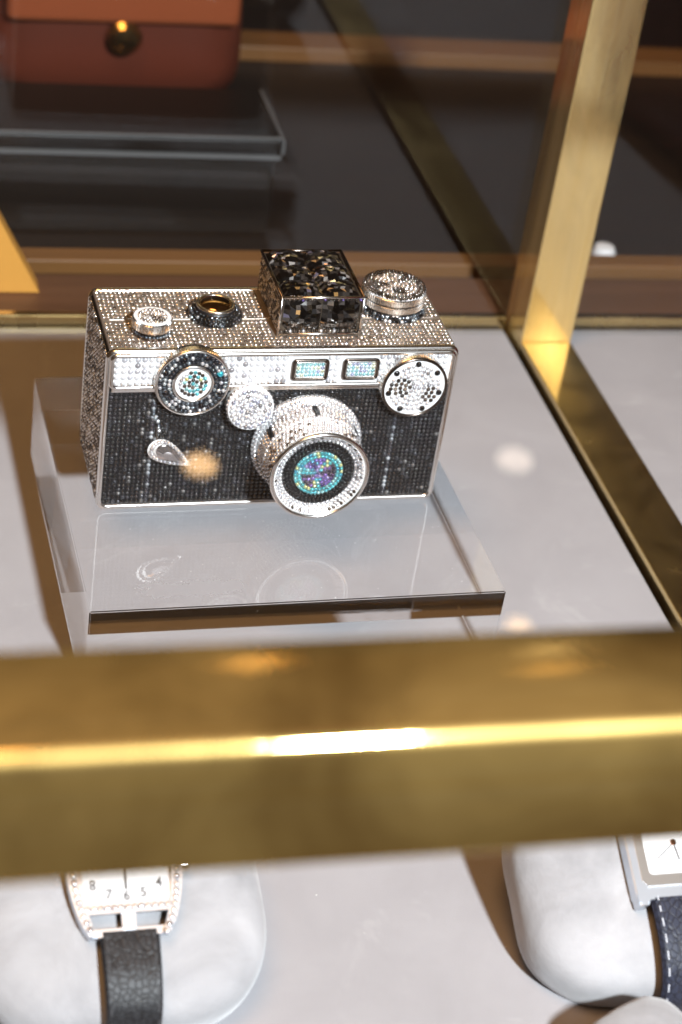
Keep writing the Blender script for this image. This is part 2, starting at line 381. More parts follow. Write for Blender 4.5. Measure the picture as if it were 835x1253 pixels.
box('clasp_seam', (-HW + 4, 21.8, HH - .55), (HW - 4, 22.5, HH - .15), SILVER, camo, .1)
# white crystal strip with its silver frame
ZS0, ZS1 = 53.4, 65.4
prism('strip_plate', rrect(-62.6, 62.6, ZS0, ZS1, 2.0), -.35, 1.0, PLATE, camo)
tube_loop('strip_frame', [(x, -.4, z) for x, z in rrect(-62.9, 62.9, ZS0 - .6, ZS1 + .5, 2.2)], .95, SILVER, camo, 10, (1.0, 1.1))
prism('strip_ledge', [(-62.5, 50.9), (62.5, 50.9), (62.5, 53.0), (-62.5, 53.0)], -1.0, .8, SILVER, camo, .5)

LD, RD = (-34.2, 56.0), (48.3, 53.4)          # front dials
MED, LENS = (-12.4, 45.2), (11.5, 27.3)
def clear_of(x, z, spots):
    return all((x - a) ** 2 + (z - c) ** 2 > q * q for a, c, q in spots)
st = []
pz = 2.42
nz = 5
x = -61.0
while x < 61.5:
    for j in range(nz):
        z = ZS0 + 1.25 + j * (ZS1 - ZS0 - 2.5) / (nz - 1)
        if clear_of(x, z, [(*LD, 13.2), (*RD, 11.9), (*MED, 8)]) and not (1.4 < x < 16.4) and not (20.4 < x < 35.4):
            st.append(((x, -.4, z), (0, -1, 0), 1.12, pick(CLEAR)))
    x += pz
gems('strip_crystals', st, GEMSTRIP, camo, None, 6, label='clear crystals of the front strip')
# black crystal panel
st = []; pt = 1.72
nx = int(124.5 / pt)
for i in range(nx + 1):
    x = -62.1 + i * 124.2 / nx
    for j in range(28):
        z = 3.2 + j * (50.0 - 3.2) / 27
        if clear_of(x, z, [(*LENS, 18.5), (*MED, 7)]):
            c = pick(JET)
            if abs(x + 47.2) < .95 or abs(x - 45.4) < .95: c = pick([((.34, .36, .38), .5), ((.05, .05, .06), .3)])  # two paler columns paint the glint along the panel's bends
            st.append(((x + random.uniform(-.06, .06), .75, z + random.uniform(-.06, .06)), (0, -1, 0), .88, c))
gems('black_crystals', st, GEMBLACK, camo, None, 7, label='black crystals of the front panel')
# crystals of the top
st = []
nxt, nyt = 76, 18
for i in range(nxt):
    for j in range(nyt):
        x = -62.6 + i * 125.2 / (nxt - 1); y = 3.6 + j * (DD - 7.2) / (nyt - 1)
        if abs(y - 22.15) < .75: continue
        if -3.2 < x < 29.8 and y > 8.6: continue
        if clear_of(x, y, [(-47.2, 13.2, 6.6), (-22.0, 24.8, 9.0), (46.6, 29.6, 11.6)]):
            st.append(((x + random.uniform(-.16, .16), y + random.uniform(-.16, .16), HH - .5), (0, 0, 1), .78, pick(TOPC)))
gems('top_crystals', st, GEMTOP, camo, None, 22, height=.75, spin=1.5, label='clear crystals of the top plate')
# crystals of the two sides
for s in (-1, 1):
    st = []
    for i in range(20):
        for j in range(37):
            y = 3.2 + i * (DD - 6.4) / 19; z = 3.5 + j * (HH - 7) / 36
            st.append(((s * (HW - .4), y, z), (s, 0, 0), .86, pick(TOPC + TOPC + SMOKE)))
    gems('side_crystals', st, GEMTOP, camo, None, 16, spin=1.5, label='smoky crystals of the side')

# ---- dial on the front, by the strip's end (dark ring, bright centre)
def part(name, label=None, parent=camo, M4=Matrix.Identity(4)):
    o = bpy.data.objects.new(name, None); o.parent = parent; o.matrix_local = M4; o.empty_display_size = 1
    COL.objects.link(o)
    if label: o['label'] = label
    return o
X = to_front(LD[0], 0, LD[1])
d1 = lathe('dial', [(13.4, -1), (13.4, 2.4), (12.9, 3.0), (0.001, 3.0)], BLACKPLATE, camo, 72, X, label='dial with a dark crystal ring')
knurl('knurled_edge', 13.75, .2, 3.3, 90, .22, SILVER, d1, X)
lathe('dial_face', [(12.7, 3.2), (12.7, 3.45), (.001, 3.45)], BLACKPLATE, d1, 72, X)
tube_loop('outer_ring', [(13.0 * math.cos(a), 13.0 * math.sin(a), 3.5) for a in np.linspace(0, 2 * math.pi, 73)[:-1]], .5, SILVER, d1, 8, (1, 1), True, Vector((0, 0, 1)), X)
tube_loop('inner_ring', [(7.0 * math.cos(a), 7.0 * math.sin(a), 3.9) for a in np.linspace(0, 2 * math.pi, 73)[:-1]], .62, SILVER, d1, 8, (1, 1), True, Vector((0, 0, 1)), X)
st = []
for r in (8.5, 10.2, 11.8):
    for a, c, t in ring_spots(r, 1.66):
        st.append(((a, c, 3.45), (0, 0, 1), .84, pick(SLATE + CLEAR[6:9])))
gems('ring_crystals', st, GEM, d1, X, 12)
mk = []
for k in range(8):
    a = R(22 + 45 * k); q = 11.0 if k % 2 else 10.2
    mk.append(((q * math.cos(a), q * math.sin(a), 3.7), (0, 0, 1), 1.25, (.06, .62, .78) if k == 0 else (.008, .008, .012)))
gems('marker_stones', mk, GEM, d1, X, 5)
lathe('centre_plate', [(6.6, 3.4), (6.6, 3.8), (.001, 3.8)], PLATE, d1, 40, X)
st = []
for a, c in disc_spots(5.7, 1.55):
    rr = math.hypot(a, c)
    st.append(((a, c, 3.8), (0, 0, 1), .78, pick(TEAL + SMOKE + [((.8, .7, .3), .1)]) if rr < 4.7 and a - c * .4 > -3.4 else pick(CLEAR)))
gems('centre_crystals', st, GEM, d1, X, 12)

# ---- dial at the strip's other end (white with dark markers)
X = to_front(RD[0], 0, RD[1])
d2 = lathe('dial', [(12.2, -1), (12.2, 4.2), (11.7, 4.6), (.001, 4.6)], SILVER_D, camo, 72, X, label='dial of clear crystals with dark markers')
knurl('knurled_edge', 12.55, .4, 4.4, 84, .22, SILVER, d2, X)
tube_loop('outer_ring', [(11.95 * math.cos(a), 11.95 * math.sin(a), 4.75) for a in np.linspace(0, 2 * math.pi, 73)[:-1]], .55, GUN, d2, 8, (1, 1), True, Vector((0, 0, 1)), X)
lathe('dial_face', [(11.5, 4.5), (11.5, 4.75), (.001, 4.75)], PLATE, d2, 72, X)
mkp = [(9.9 * math.cos(R(90 + 51.4 * k)), 9.9 * math.sin(R(90 + 51.4 * k))) for k in range(7)]
st = []
for a, c in disc_spots(10.9, 1.82):
    if min(math.hypot(a - p, c - q) for p, q in mkp) < 1.5: continue
    dark = (math.hypot(a + 5.2, c - .2) < 4.0) or (math.hypot(a - 6.4, c + 3.0) < 3.0)
    st.append(((a, c, 4.75), (0, 0, 1), .88, pick(SMOKE) if dark else pick(CLEAR)))
gems('face_crystals', st, GEM, d2, X, 8)
gems('marker_stones', [((p, q, 4.8), (0, 0, 1), 1.2, (.012, .012, .014)) for p, q in mkp], GEM, d2, X, 4)

# ---- round medallion
X = to_front(MED[0], 0, MED[1]) @ Matrix.Rotation(R(-7), 4, 'X')
md = lathe('medallion', [(8.3, -2), (8.6, 4.6), (8.3, 5.1), (6, 5.6), (.001, 5.9)], PLATE, camo, 56, X, label='round medallion of clear crystals')
st = []
for a, c in disc_spots(7.9, 1.78):
    rr = math.hypot(a, c); st.append(((a, c, 5.1 + .8 * (1 - (rr / 9) ** 2)), (a * .03, c * .03, 1), .92, pick(CLEAR + [((.55, .58, .70), .2)] * 3)))
for a, c, t in ring_spots(8.55, 1.5): st.append(((a, c, 3.9), (a, c, .6), .62, pick(CLEAR)))
gems('medallion_crystals', st, GEM, md, X, 6)

# ---- finder windows
for x0 in (2.4, 21.4):
    wn = prism('finder_window', rrect(x0, x0 + 13, 55.4, 63.6, 1.0), -1.1, .6, GUN, camo, .3, label='small window of pale turquoise crystals')
    tube_loop('window_frame', [(x, -1.15, z) for x, z in rrect(x0 + .2, x0 + 12.8, 55.6, 63.4, 1.1)], .62, GUN, wn, 8)
    tube_loop('window_bezel', [(x, -1.2, z) for x, z in rrect(x0 + 1.0, x0 + 12, 56.4, 62.6, .6)], .35, SILVER, wn, 8)
    prism('window_plate', rrect(x0 + 1.2, x0 + 11.8, 56.6, 62.4, .4), -1.25, -.9, PLATE, wn)
    gems('window_crystals', [((x0 + 2.0 + i * 9.0 / 6, -1.2, 57.3 + j * 4.4 / 3), (0, -1, 0), .76, pick(AQUA)) for i in range(7) for j in range(4)], GEM, wn, None, 9)

# ---- lens
X = to_front(LENS[0], 0, LENS[1])
ln = lathe('lens', [(20.6, -.5), (20.6, 1.6), (19.2, 2.4), (18.2, 3.2), (18.2, 11.0), (18.0, 12.2), (17.6, 21.4), (17.2, 22.0), (16.6, 22.0), (14.2, 19.6), (.001, 19.6)], PLATE, camo, 96, X, label='lens barrel of clear crystals with a turquoise centre')
st = []
for r, z, nz in [(20.5, .9, .25), (19.9, 2.2, .9), (18.6, 3.1, .9)]:
    for a, c, t in ring_spots(r, 1.74): st.append(((a, c, z), (a, c, nz * r), .86, pick(CLEAR)))
slots = [R(90 + 60 * k) for k in range(6)]
for k in range(5):
    for a, c, t in ring_spots(18.2, 1.74):
        tt = math.atan2(c, a)
        if k in (0, 1, 2, 3) and any(abs((tt - s + math.pi) % (2 * math.pi) - math.pi) < .075 for s in slots): continue
        st.append(((a, c, 4.5 + k * 1.55), (a, c, 0), .86, pick(CLEAR)))
for k in range(5):
    for a, c, t in ring_spots(17.75, 1.74): st.append(((a, c, 12.6 + k * 1.72), (a, c, 0), .84, pick(CLEAR + SMOKE[:2])))
gems('barrel_crystals', st, GEM, ln, X, 9)
for s in slots:
    cx, cz = 18.35 * math.cos(s), 18.35 * math.sin(s)
    sl = bmesh.new(); bmesh.ops.create_cube(sl, size=1)
    for v in sl.verts: v.co = Vector((v.co.x * 1.2, v.co.y * 1.9, v.co.z * 6.4))
    bmesh.ops.bevel(sl, geom=sl.edges[:], offset=.25, segments=1, affect='EDGES')
    from_bm('barrel_slot', sl, BLACKPLATE, ln, False, X @ Matrix.Translation((cx, cz, 7.4)) @ Matrix.Rotation(s, 4, 'Z'))
ringp = lambda r, z: [(r * math.cos(a), r * math.sin(a), z) for a in np.linspace(0, 2 * math.pi, 97)[:-1]]
tube_loop('front_ring', ringp(17.75, 22.0), .8, SILVER, ln, 10, (1, 1.2), True, Vector((0, 0, 1)), X)
lathe('inner_bevel', [(17.2, 22.2), (16.6, 21.8)], SILVER, ln, 96, X, cap=False)
st = []
for r, z, pal in [(16.3, 21.4, CLEAR + SMOKE[:3]), (15.2, 20.6, CLEAR), (14.0, 19.8, CLEAR)]:
    for a, c, t in ring_spots(r, 1.64): st.append(((a, c, z), (-a * .55 / r, -c * .55 / r, 1), .82, pick(pal)))
gems('ring_crystals', st, GEM, ln, X, 8)
lathe('lens_face', [(13.6, 19.62), (.001, 19.62)], BLACKPLATE, ln, 64, X)
st = []
for r in (12.9, 11.6, 10.3):
    for a, c, t in ring_spots(r, 1.5): st.append(((a, c, 19.6), (0, 0, 1), .80, pick(JET[:10])))
gems('black_ring_crystals', st, GEMBLACK, ln, X, 9)
lathe('centre_plate', [(9.3, 19.6), (9.3, 20.0), (.001, 20.2)], SILVER_D, ln, 48, X)
st = []
for a, c in disc_spots(8.7, 1.44):
    r = math.hypot(a, c); an = math.degrees(math.atan2(c, a)) % 360
    if r > 7.0: col = pick(TEAL)
    elif 70 < an < 150: col = pick(PURP)
    elif 150 <= an < 185 or 250 <= an < 285: col = pick(TEAL)
    elif 285 <= an < 345: col = pick(PURP)
    elif 185 <= an < 250 or an >= 345 or an < 40: col = pick([((.12, .07, .16), .4), ((.07, .06, .09), .3), ((.25, .16, .45), .3)])
    else: col = pick(TEAL)
    st.append(((a, c, 20.1), (a * .02, c * .02, 1), .76, col))
gems('centre_crystals', st, GEM, ln, X, 9, label='turquoise and purple crystals of the lens centre')

# ---- pear shaped lever
X = Matrix.Translation((-40.5, 0, 25.6)) @ Matrix.Rotation(R(90), 4, 'X') @ Matrix.Rotation(R(-31), 4, 'Z')
def pear(k, n=40):
    out = []
    for i in range(n):
        t = 2 * math.pi * i / n; out.append((-(4.6 * math.cos(t)) * k * 1.18 + 1.0, 3.9 * math.sin(t) * (math.sin(t / 2) ** 1.25 * 0 + (0.62 + .38 * math.cos(t)) ) * k))
    return out
def pear_obj(name, k, z0, z1, mat, parent, dome=0):
    P = pear(k); n = len(P); V = [(x, y, z0) for x, y in P] + [(x, y, z1) for x, y in P]; F = [(i, (i + 1) % n, n + (i + 1) % n, n + i) for i in range(n)]
    if dome:
        Q = pear(k * .55); b0 = len(V); V += [(x, y, z1 + dome) for x, y in Q]; F += [(n + i, n + (i + 1) % n, b0 + (i + 1) % n, b0 + i) for i in range(n)]; F.append(tuple(b0 + i for i in range(n)))
    else: F.append(tuple(n + i for i in range(n)))
    return mesh(name, V, F, mat, parent, False, X)
lv = pear_obj('lever', 1.7, -.6, 2.6, SILVER, camo); lv['label'] = 'pear shaped silver lever with a clear stone'
STONE = simple('clear_pear_stone', (.50, .47, .47), .06, .85, coat=1.0)
pear_obj('pear_stone', 1.05, 2.6, 3.2, STONE, lv, .9)
P = pear(1.4, 28)
gems('halo_crystals', [((x, y, 2.7), (0, 0, 1), .74, pick(CLEAR)) for x, y in P], GEM, lv, X, 8)
st = []
for i in range(9):
    t = i / 8; st.append(((-46.6 + t * 3.0 + random.uniform(-.5, .5), .2, 42 - t * 8.0), (0, -1, .3), .8, pick(CLEAR + SLATE)))
gems('lever_stem_crystals', st, GEM, lv, None, 15)

# ---- left knob on the top
X = up(-47.2, 13.2, HH - .5)
k1 = lathe('knob', [(6.9, 0), (6.9, 1.0), (6.1, 1.2), (6.1, 2.0), (6.7, 2.2), (6.9, 5.8), (6.4, 6.3), (.001, 6.3)], GUN, camo, 56, X, label='small knurled knob with a crystal top')
knurl('knurled_edge', 7.25, 2.3, 6.2, 44, .32, SILVER, k1, X)
gems('neck_crystals', [((6.6 * math.cos(t), 6.6 * math.sin(t), 1.2), (a, c, 2), .62, pick(SLATE)) for a, c, t in ring_spots(6.6, 1.3)], GEM, k1, X, 8)
lathe('knob_face', [(6.7, 6.2), (6.7, 6.45), (.001, 6.45)], PLATE, k1, 48, X)
gems('knob_crystals', [((a, c, 6.4), (0, 0, 1), .82, pick(SMOKE) if (a - 1.5) ** 2 + (c + 2) ** 2 < 6 else pick(TOPC)) for a, c in disc_spots(6.0, 1.52)], GEM, k1, X, 12)

# ---- shutter button
X = up(-22.0, 24.8, HH - .5)
b1 = lathe('shutter_button', [(10.0, 0), (9.6, 1.4), (7.4, 3.4), (7.1, 4.2), (6.4, 4.6), (5.4, 4.3), (.001, 4.0)], BLACKPLATE, camo, 56, X, label='dark crystal shutter button with a polished dome')
st = []
for r, z, nz in [(9.7, .9, .4), (8.9, 2.1, .9), (7.9, 3.1, 1.0)]:
    for a, c, t in ring_spots(r, 1.62): st.append(((a, c, z), (a, c, nz * r), .84, pick(JET + SLATE[:5])))
gems('collar_crystals', st, GEM, b1, X, 9)
tube_loop('dome_ring', [(6.5 * math.cos(a), 6.5 * math.sin(a), 4.5) for a in np.linspace(0, 2 * math.pi, 65)[:-1]], .75, SILVER, b1, 10, (1, 1), True, Vector((0, 0, 1)), X)
lathe('dome', [(6.0 * math.cos(q), 4.2 + 2.2 * math.sin(q)) for q in np.linspace(0, math.pi / 2 - .001, 12)], simple('bronze_dome', (.46, .30, .16), .10, 1.0), b1, 56, X)

# ---- winding knob on the other end
X = up(46.6, 29.6, HH - .5)
k2 = lathe('knob', [(12.0, 0), (11.8, 1.6), (11.0, 2.6), (11.0, 3.0), (11.7, 3.2), (11.7, 9.0), (11.2, 9.4), (.001, 9.4)], GUN, camo, 72, X, label='wide winding knob with a crystal top')
knurl('knurled_edge', 12.1, 3.2, 6.0, 78, .3, SILVER, k2, X)
knurl('knurled_edge', 12.2, 6.3, 9.2, 78, .3, SILVER, k2, X)
st = []
for r, z in [(12.0, .6), (11.7, 2.0)]:
    for a, c, t in ring_spots(r, 1.6): st.append(((a, c, z), (a, c, r * .6), .84, pick(SLATE + JET[:3] + CLEAR[:2])))
gems('collar_crystals', st, GEM, k2, X, 9)
lathe('knob_face', [(11.8, 9.3), (11.8, 9.5), (.001, 9.9)], PLATE, k2, 64, X)
st = []
for a, c in disc_spots(11.2, 1.58):
    r = math.hypot(a, c); an = math.degrees(math.atan2(c, a)) % 360
    dark = r > 9.4 or (150 < an < 200 and r > 2) or (a - 1) ** 2 + (c + 5) ** 2 < 7 or (20 < an < 50 and r > 4)
    st.append(((a, c, 9.5 + .4 * (1 - (r / 11.8) ** 2)), (0, 0, 1), .85, pick(SMOKE) if dark else pick(TOPC)))
gems('knob_crystals', st, GEMTOP, k2, X, 18)

# ---- viewfinder housing with large smoky stones
hx0, hx1, hy0, hy1, hz0, hz1 = -1.8, 28.7, 9.4, 45.0, HH - .6, HH + 15.2
hp = box('viewfinder_housing', (hx0 + .4, hy0 + .4, hz0), (hx1 - .4, hy1 - .4, hz1 - .6), BROWNPLATE, camo, .3, label='viewfinder housing set with large smoky stones')
def bar(name, a, b, r=.55, mat=SILVER, parent=hp):
    a, b = Vector(a), Vector(b); d = (b - a).normalized(); ax = Vector((0, 0, 1)) if abs(d.z) < .9 else Vector((0, 1, 0))
    return tube_loop(name, [a, b], r, mat, parent, 8, (1, 1), False, ax)
for a, b in [((hx0, hy0, hz0), (hx0, hy0, hz1)), ((hx1, hy0, hz0), (hx1, hy0, hz1)), ((hx0, hy0, hz1), (hx1, hy0, hz1)), ((hx0, hy0, hz0 + .9), (hx1, hy0, hz0 + .9)),
             ((hx0, hy0, hz1), (hx0, hy1, hz1)), ((hx1, hy0, hz1), (hx1, hy1, hz1)), ((hx0, hy1, hz1), (hx1, hy1, hz1))]:
    bar('edge_bar', a, b, .55, SILVER if a[1] == hy0 and b[1] == hy0 else GUN)
def big_stone(name, w, h, dome, M4, n=10):
    V, F = [], []
    for j in range(n + 1):
        for i in range(n + 1):
            a, c = i / n * 2 - 1, j / n * 2 - 1
            e = 1 if 0 < i < n and 0 < j < n else 0
            q = max(0, 1 - abs(a) ** 2.6) * max(0, 1 - abs(c) ** 2.6)
            V.append(((a + e * random.uniform(-.07, .07)) * w / 2, (c + e * random.uniform(-.07, .07)) * h / 2, dome * q ** .6 + e * random.uniform(-.16, .16)))
    for j in range(n):
        for i in range(n):
            p = j * (n + 1) + i
            F += [(p, p + 1, p + n + 2), (p, p + n + 2, p + n + 1)] if (i + j) % 2 else [(p, p + 1, p + n + 1), (p + 1, p + n + 2, p + n + 1)]
    o = mesh(name, V, F, SMOKY, hp, False, M4)
    me = o.data; at = me.attributes.new('stone', 'FLOAT_COLOR', 'CORNER')
    vals = []
    for q in range(len(F) // 2):
        t = random.random()
        c = pick(DEEP) if t < .93 else pick([((.72, .68, .66), .2), ((.80, .48, .18), .2), ((.42, .38, .52), .2), ((.9, .88, .86), .1), ((.7, .66, .62), .1)])  # rare bright facets paint sparkle and rainbow reflections into the stone colour
        vals += [(*c, 1)] * 6
    at.data.foreach_set('color', np.array(vals, dtype=np.float32).ravel())
    return o
sw, sh = (hx1 - hx0 - 2.2) / 2, (hy1 - hy0 - 2.0) / 3
for i in range(2):
    for j in range(3):
        big_stone('smoky_stone', sw, sh, 3.0, Matrix.Translation((hx0 + 1.1 + sw * (i + .5), hy0 + 1.0 + sh * (j + .5), hz1 - .55)))
fh = hz1 - hz0 - 3.6
for i in range(2):
    big_stone('smoky_stone', sw, fh, 1.3, Matrix.Translation((hx0 + 1.1 + sw * (i + .5), hy0 + .45, hz0 + 2.4 + fh / 2)) @ Matrix.Rotation(R(90), 4, 'X'), 7)
st = [((hx0 + 1.2 + i * (hx1 - hx0 - 2.4) / 17, hy0 + .3, hz0 + 1.9), (0, -1, 0), .72, pick(SMOKE + CLEAR[:3])) for i in range(18)]
st += [((hx0 + 1.2 + i * (hx1 - hx0 - 2.4) / 17, hy0 + .3, hz1 - 1.1), (0, -1, 0), .6, pick(SMOKE + PURP[:2])) for i in range(18)]
for xs, nn in ((hx0 + .45, -1), (hx1 - .45, 1)):
    for i in range(20):
        for j in range(9): st.append(((xs, hy0 + 1.4 + i * (hy1 - hy0 - 2.6) / 19, hz0 + 1.4 + j * (hz1 - hz0 - 2.6) / 8), (nn, 0, 0), .88, pick(TOPC + SMOKE[:6])))
gems('housing_crystals', st, GEM, hp, None, 12)

# ------------------------------------------------------------------ watches on plush cushions
def text_mesh(s, size):
    c = bpy.data.curves.new('numeral', 'FONT'); c.body = s; c.size = size; c.align_x = 'CENTER'; c.align_y = 'CENTER'; c.extrude = .02; c.offset = .09; c.resolution_u = 3
    o = bpy.data.objects.new('numeral', c); me = bpy.data.meshes.new_from_object(o); bpy.data.objects.remove(o); return me
STEEL = simple('steel', (.62, .66, .72), .42, 1.0)
INK = simple('grey_ink', (.05, .048, .05), .5)
DIALW = simple('white_dial', (.66, .67, .68), .45)
def cushion(loc, half, yaw, tilt, label, name='watch_cushion'):
    V, F = [], []; nu, nv = 96, 48; e1, e2 = .62, .62
    sg = lambda v, e: math.copysign(abs(v) ** e, v)
    for j in range(nv + 1):
        ph = -math.pi / 2 + math.pi * j / nv
        for i in range(nu):
            th = 2 * math.pi * i / nu
            x = sg(math.cos(ph), e1) * sg(math.cos(th), e2); y = sg(math.cos(ph), e1) * sg(math.sin(th), e2); z = sg(math.sin(ph), e1)
            wv = 1 + .008 * math.sin(5 * x + 3 * y + loc[0] * 90) * math.cos(4 * y - 2 * z) + .005 * math.sin(11 * x - 7 * y + 2)
            V.append((half[0] * x * wv, half[1] * y * wv, half[2] * z * wv))
    for j in range(nv):
        for i in range(nu): F.append((j * nu + i, j * nu + (i + 1) % nu, (j + 1) * nu + (i + 1) % nu, (j + 1) * nu + i))
    return mesh(name, V, F, PLUSH, None, True, Matrix.Translation(loc) @ Matrix.Rotation(yaw, 4, 'Z') @ Matrix.Rotation(tilt, 4, 'X'), label=label, cat='cushion', group='plush watch cushions')
cushion((-.0794, -.1822, .0198), (.0435, .0370, .0172), 0, .45, 'plush grey cushion under the crystal bezel watch')
cushion((.0897, -.1882, .0198), (.0460, .0370, .0172), 0, .45, 'plush grey cushion under the navy strap watch')
cushion((.0665, -.2500, .0135), (.0175, .016, .0133), .4, 0, 'small plush bolster beside the navy strap watch cushion')

def leather(name, c1, c2):
    m, nt, b, o = new_mat(name); v = objco(nt, (.55, .42, .55)); t = node(nt, 'ShaderNodeTexVoronoi', feature='DISTANCE_TO_EDGE'); nt.links.new(v, t.inputs['Vector']); t.inputs['Scale'].default_value = 1.0
    c = ramp(nt, t.outputs['Distance'], [(.02, c1), (.14, c2)]); nt.links.new(c.outputs[0], b.inputs['Base Color']); pset(b, rough=.5, spec=.35)
    bump(nt, b, c.outputs[0], .2, .08); return m
BLKLEA = leather('black_crocodile', (.004, .004, .005), (.016, .017, .02)); NAVYLEA = leather('navy_crocodile', (.006, .007, .014), (.022, .026, .045))
def strap(name, path, hw0, hw1, th, mat, parent, label=None):
    # path of (y, z); ribbon with rounded section
    V, F = [], []; n = len(path); pr = [(-1, .0), (-.96, .55), (-.85, .9), (0, 1.0), (.85, .9), (.96, .55), (1, 0), (.9, -.9), (-.9, -.9)]
    for i, (y, z) in enumerate(path):
        a = path[max(0, i - 1)]; c = path[min(n - 1, i + 1)]; t = Vector((c[0] - a[0], c[1] - a[1])).normalized(); nn = Vector((t.y, -t.x)); 
        if nn.y < 0 and i == 0: pass
        hw = hw0 + (hw1 - hw0) * i / (n - 1)
        for u, q in pr: V.append((u * hw, y + nn.x * q * th * sgn, z + nn.y * q * th * sgn))
    k = len(pr)
    for i in range(n - 1):
        for j in range(k): F.append((i * k + j, i * k + (j + 1) % k, (i + 1) * k + (j + 1) % k, (i + 1) * k + j))
    F.append(tuple(range(k))); F.append(tuple((n - 1) * k + j for j in range(k)))
    bm = bmesh.new(); bv = [bm.verts.new(v) for v in V]
    for f in F: bm.faces.new([bv[i] for i in f])
    o = from_bm(name, bm, mat, parent, True); o.data.set_sharp_from_angle(angle=R(40))
    if label: o['label'] = label
    return o
def catmull(P, n=8):
    out = []
    for i in range(len(P) - 1):
        p0, p1, p2, p3 = (Vector(P[max(0, i - 1)]), Vector(P[i]), Vector(P[i + 1]), Vector(P[min(len(P) - 1, i + 2)]))
        for k in range(n):
            t = k / n; out.append(tuple(.5 * (2 * p1 + (p2 - p0) * t + (2 * p0 - 5 * p1 + 4 * p2 - p3) * t * t + (3 * p1 - p0 - 3 * p2 + p3) * t ** 3)))
    out.append(tuple(P[-1])); return out
sgn = -1
def stitches(path, hw, parent, mat, step=3):
    V, F = [], []
    for s in (-1, 1):
        for i in range(2, len(path) - 2, step):
            (y0, z0), (y1, z1) = path[i], path[i + 1]; t = Vector((y1 - y0, z1 - z0)); L = t.length; t.normalize(); nn = Vector((-t.y, t.x))
            if nn.y < 0 and abs(nn.y) > .5: nn = -nn
            b0 = len(V); cx = s * hw * .80
            for dx in (-.16, .16):
                for q in (0, 1):
                    for h in (.9, 1.35): V.append((cx + dx, y0 + t.x * L * 1.6 * q + nn.x * h, z0 + t.y * L * 1.6 * q + nn.y * h))
            F += [tuple(b0 + i for i in f) for f in ((0, 1, 3, 2), (4, 6, 7, 5), (1, 5, 7, 3), (0, 4, 5, 1), (2, 3, 7, 6))]
    return mesh('stitching', V, F, mat, parent, kind='stuff')

# crystal bezel watch
tau = .45
o_ = Vector((-.0794, -.2006, .0368)); WM = Matrix.Translation(o_) @ Matrix.Rotation(tau, 4, 'X') @ mm
wt = empty('wrist_watch', WM, 'watch with crystal bezel and black leather strap on a plush cushion', 'watch', 'watches on cushions')
cy0 = 19.0
def xform_pts(P, z): return [(x, y, z) for x, y in P]
def tonneau(k=1.0, n=16):
    P = []
    half_b, half_m, yb = 11.6, 17.0, -4.6
    for i in range(n + 1):
        t = i / n; y = yb + (cy0 * 2 - 2 * yb) * 0 + (2 * (cy0 - yb)) * t
        q = 1 - ((y - cy0) / (cy0 - yb)) ** 2; P.append((half_b + (half_m - half_b) * q ** .8, y))
    out = [(x, y) for x, y in P] + [(-x, y) for x, y in P[::-1]]
    return [(x * k, cy0 + (y - cy0) * k) for x, y in out]
SW = Matrix.Rotation(R(90), 4, 'X') @ Matrix.Scale(-1, 4, Vector((0, 1, 0)))
def flat(name, loop, z0, z1, mat, parent, bev=0, **k):      # loop of (x, y) extruded along z
    n = len(loop); bm = bmesh.new(); a = [bm.verts.new((x, y, z0)) for x, y in loop]; c = [bm.verts.new((x, y, z1)) for x, y in loop]
    bm.faces.new(a[::-1]); f1 = bm.faces.new(c)
    for i in range(n): bm.faces.new((a[i], a[(i + 1) % n], c[(i + 1) % n], c[i]))
    if bev: bmesh.ops.bevel(bm, geom=list(f1.edges), offset=bev, segments=2, affect='EDGES')
    return from_bm(name, bm, mat, parent, **k)
side = tonneau()
half = len(side) // 2
for s in (0, 1):
    pts = side[:half] if s == 0 else side[half:]
    inner = [(x * .80, y) for x, y in pts]
    flat('case_side', pts + inner[::-1], -5.0, -.2, STEEL, wt, .5)
    P = [(x * .90, y) for x, y in pts]
    L = []
    for i in range(len(P) - 1):
        for k in range(3):
            t = k / 3; L.append((P[i][0] + (P[i + 1][0] - P[i][0]) * t, P[i][1] + (P[i + 1][1] - P[i][1]) * t))
    gems('bezel_crystals', [((x, y, -.2), (0, 0, 1), 1.0, pick(CLEAR)) for x, y in L[::2]], GEM, wt, None, 10)
flat('case_back', rrect(-13.0, 13.0, 2.6, 35.4, 2.0), -5.0, -1.4, STEEL, wt)
flat('watch_dial', [(x, y) for x, y in rrect(-12.4, 12.4, 4.6, 33.4, 1.5)], -1.4, -1.0, DIALW, wt)
for yb in (3.2, 34.8):
    flat('bezel_bar', rrect(-12.6, 12.6, yb - 1.5, yb + 1.5, .5), -1.8, -.5, STEEL, wt, .3)
    gems('bezel_crystals', [((-11.6 + i * 23.2 / 12, yb, -.5), (0, 0, 1), .98, pick(CLEAR)) for i in range(13)], GEM, wt, None, 8)
    dy = -1 if yb < 10 else 1
    flat('strap_link', rrect(-2.0, 2.0, min(yb + dy * 1.2, yb + dy * 6), max(yb + dy * 1.2, yb + dy * 6), .6), -2.6, -.8, STEEL, wt, .3)
    flat('lug_bar', rrect(-10.6, 10.6, min(yb + dy * 5.6, yb + dy * 8.0), max(yb + dy * 5.6, yb + dy * 8.0), .6), -4.0, -1.6, STEEL, wt, .3)
for s, x, y in [('8', -9.6, 10.2), ('7', -5.1, 7.4), ('6', 0, 6.7), ('5', 4.9, 7.4), ('4', 9.6, 10.0), ('9', -10.4, 19), ('3', 10.4, 19), ('10', -9.6, 27.8), ('11', -5.1, 30.4), ('12', 0, 31.2), ('1', 4.9, 30.4), ('2', 9.6, 27.8)]:
    me = text_mesh(s, 4.0); me.materials.append(INK); t = bpy.data.objects.new('numeral', me); add(t, wt); t.location = (x, y, -.94)
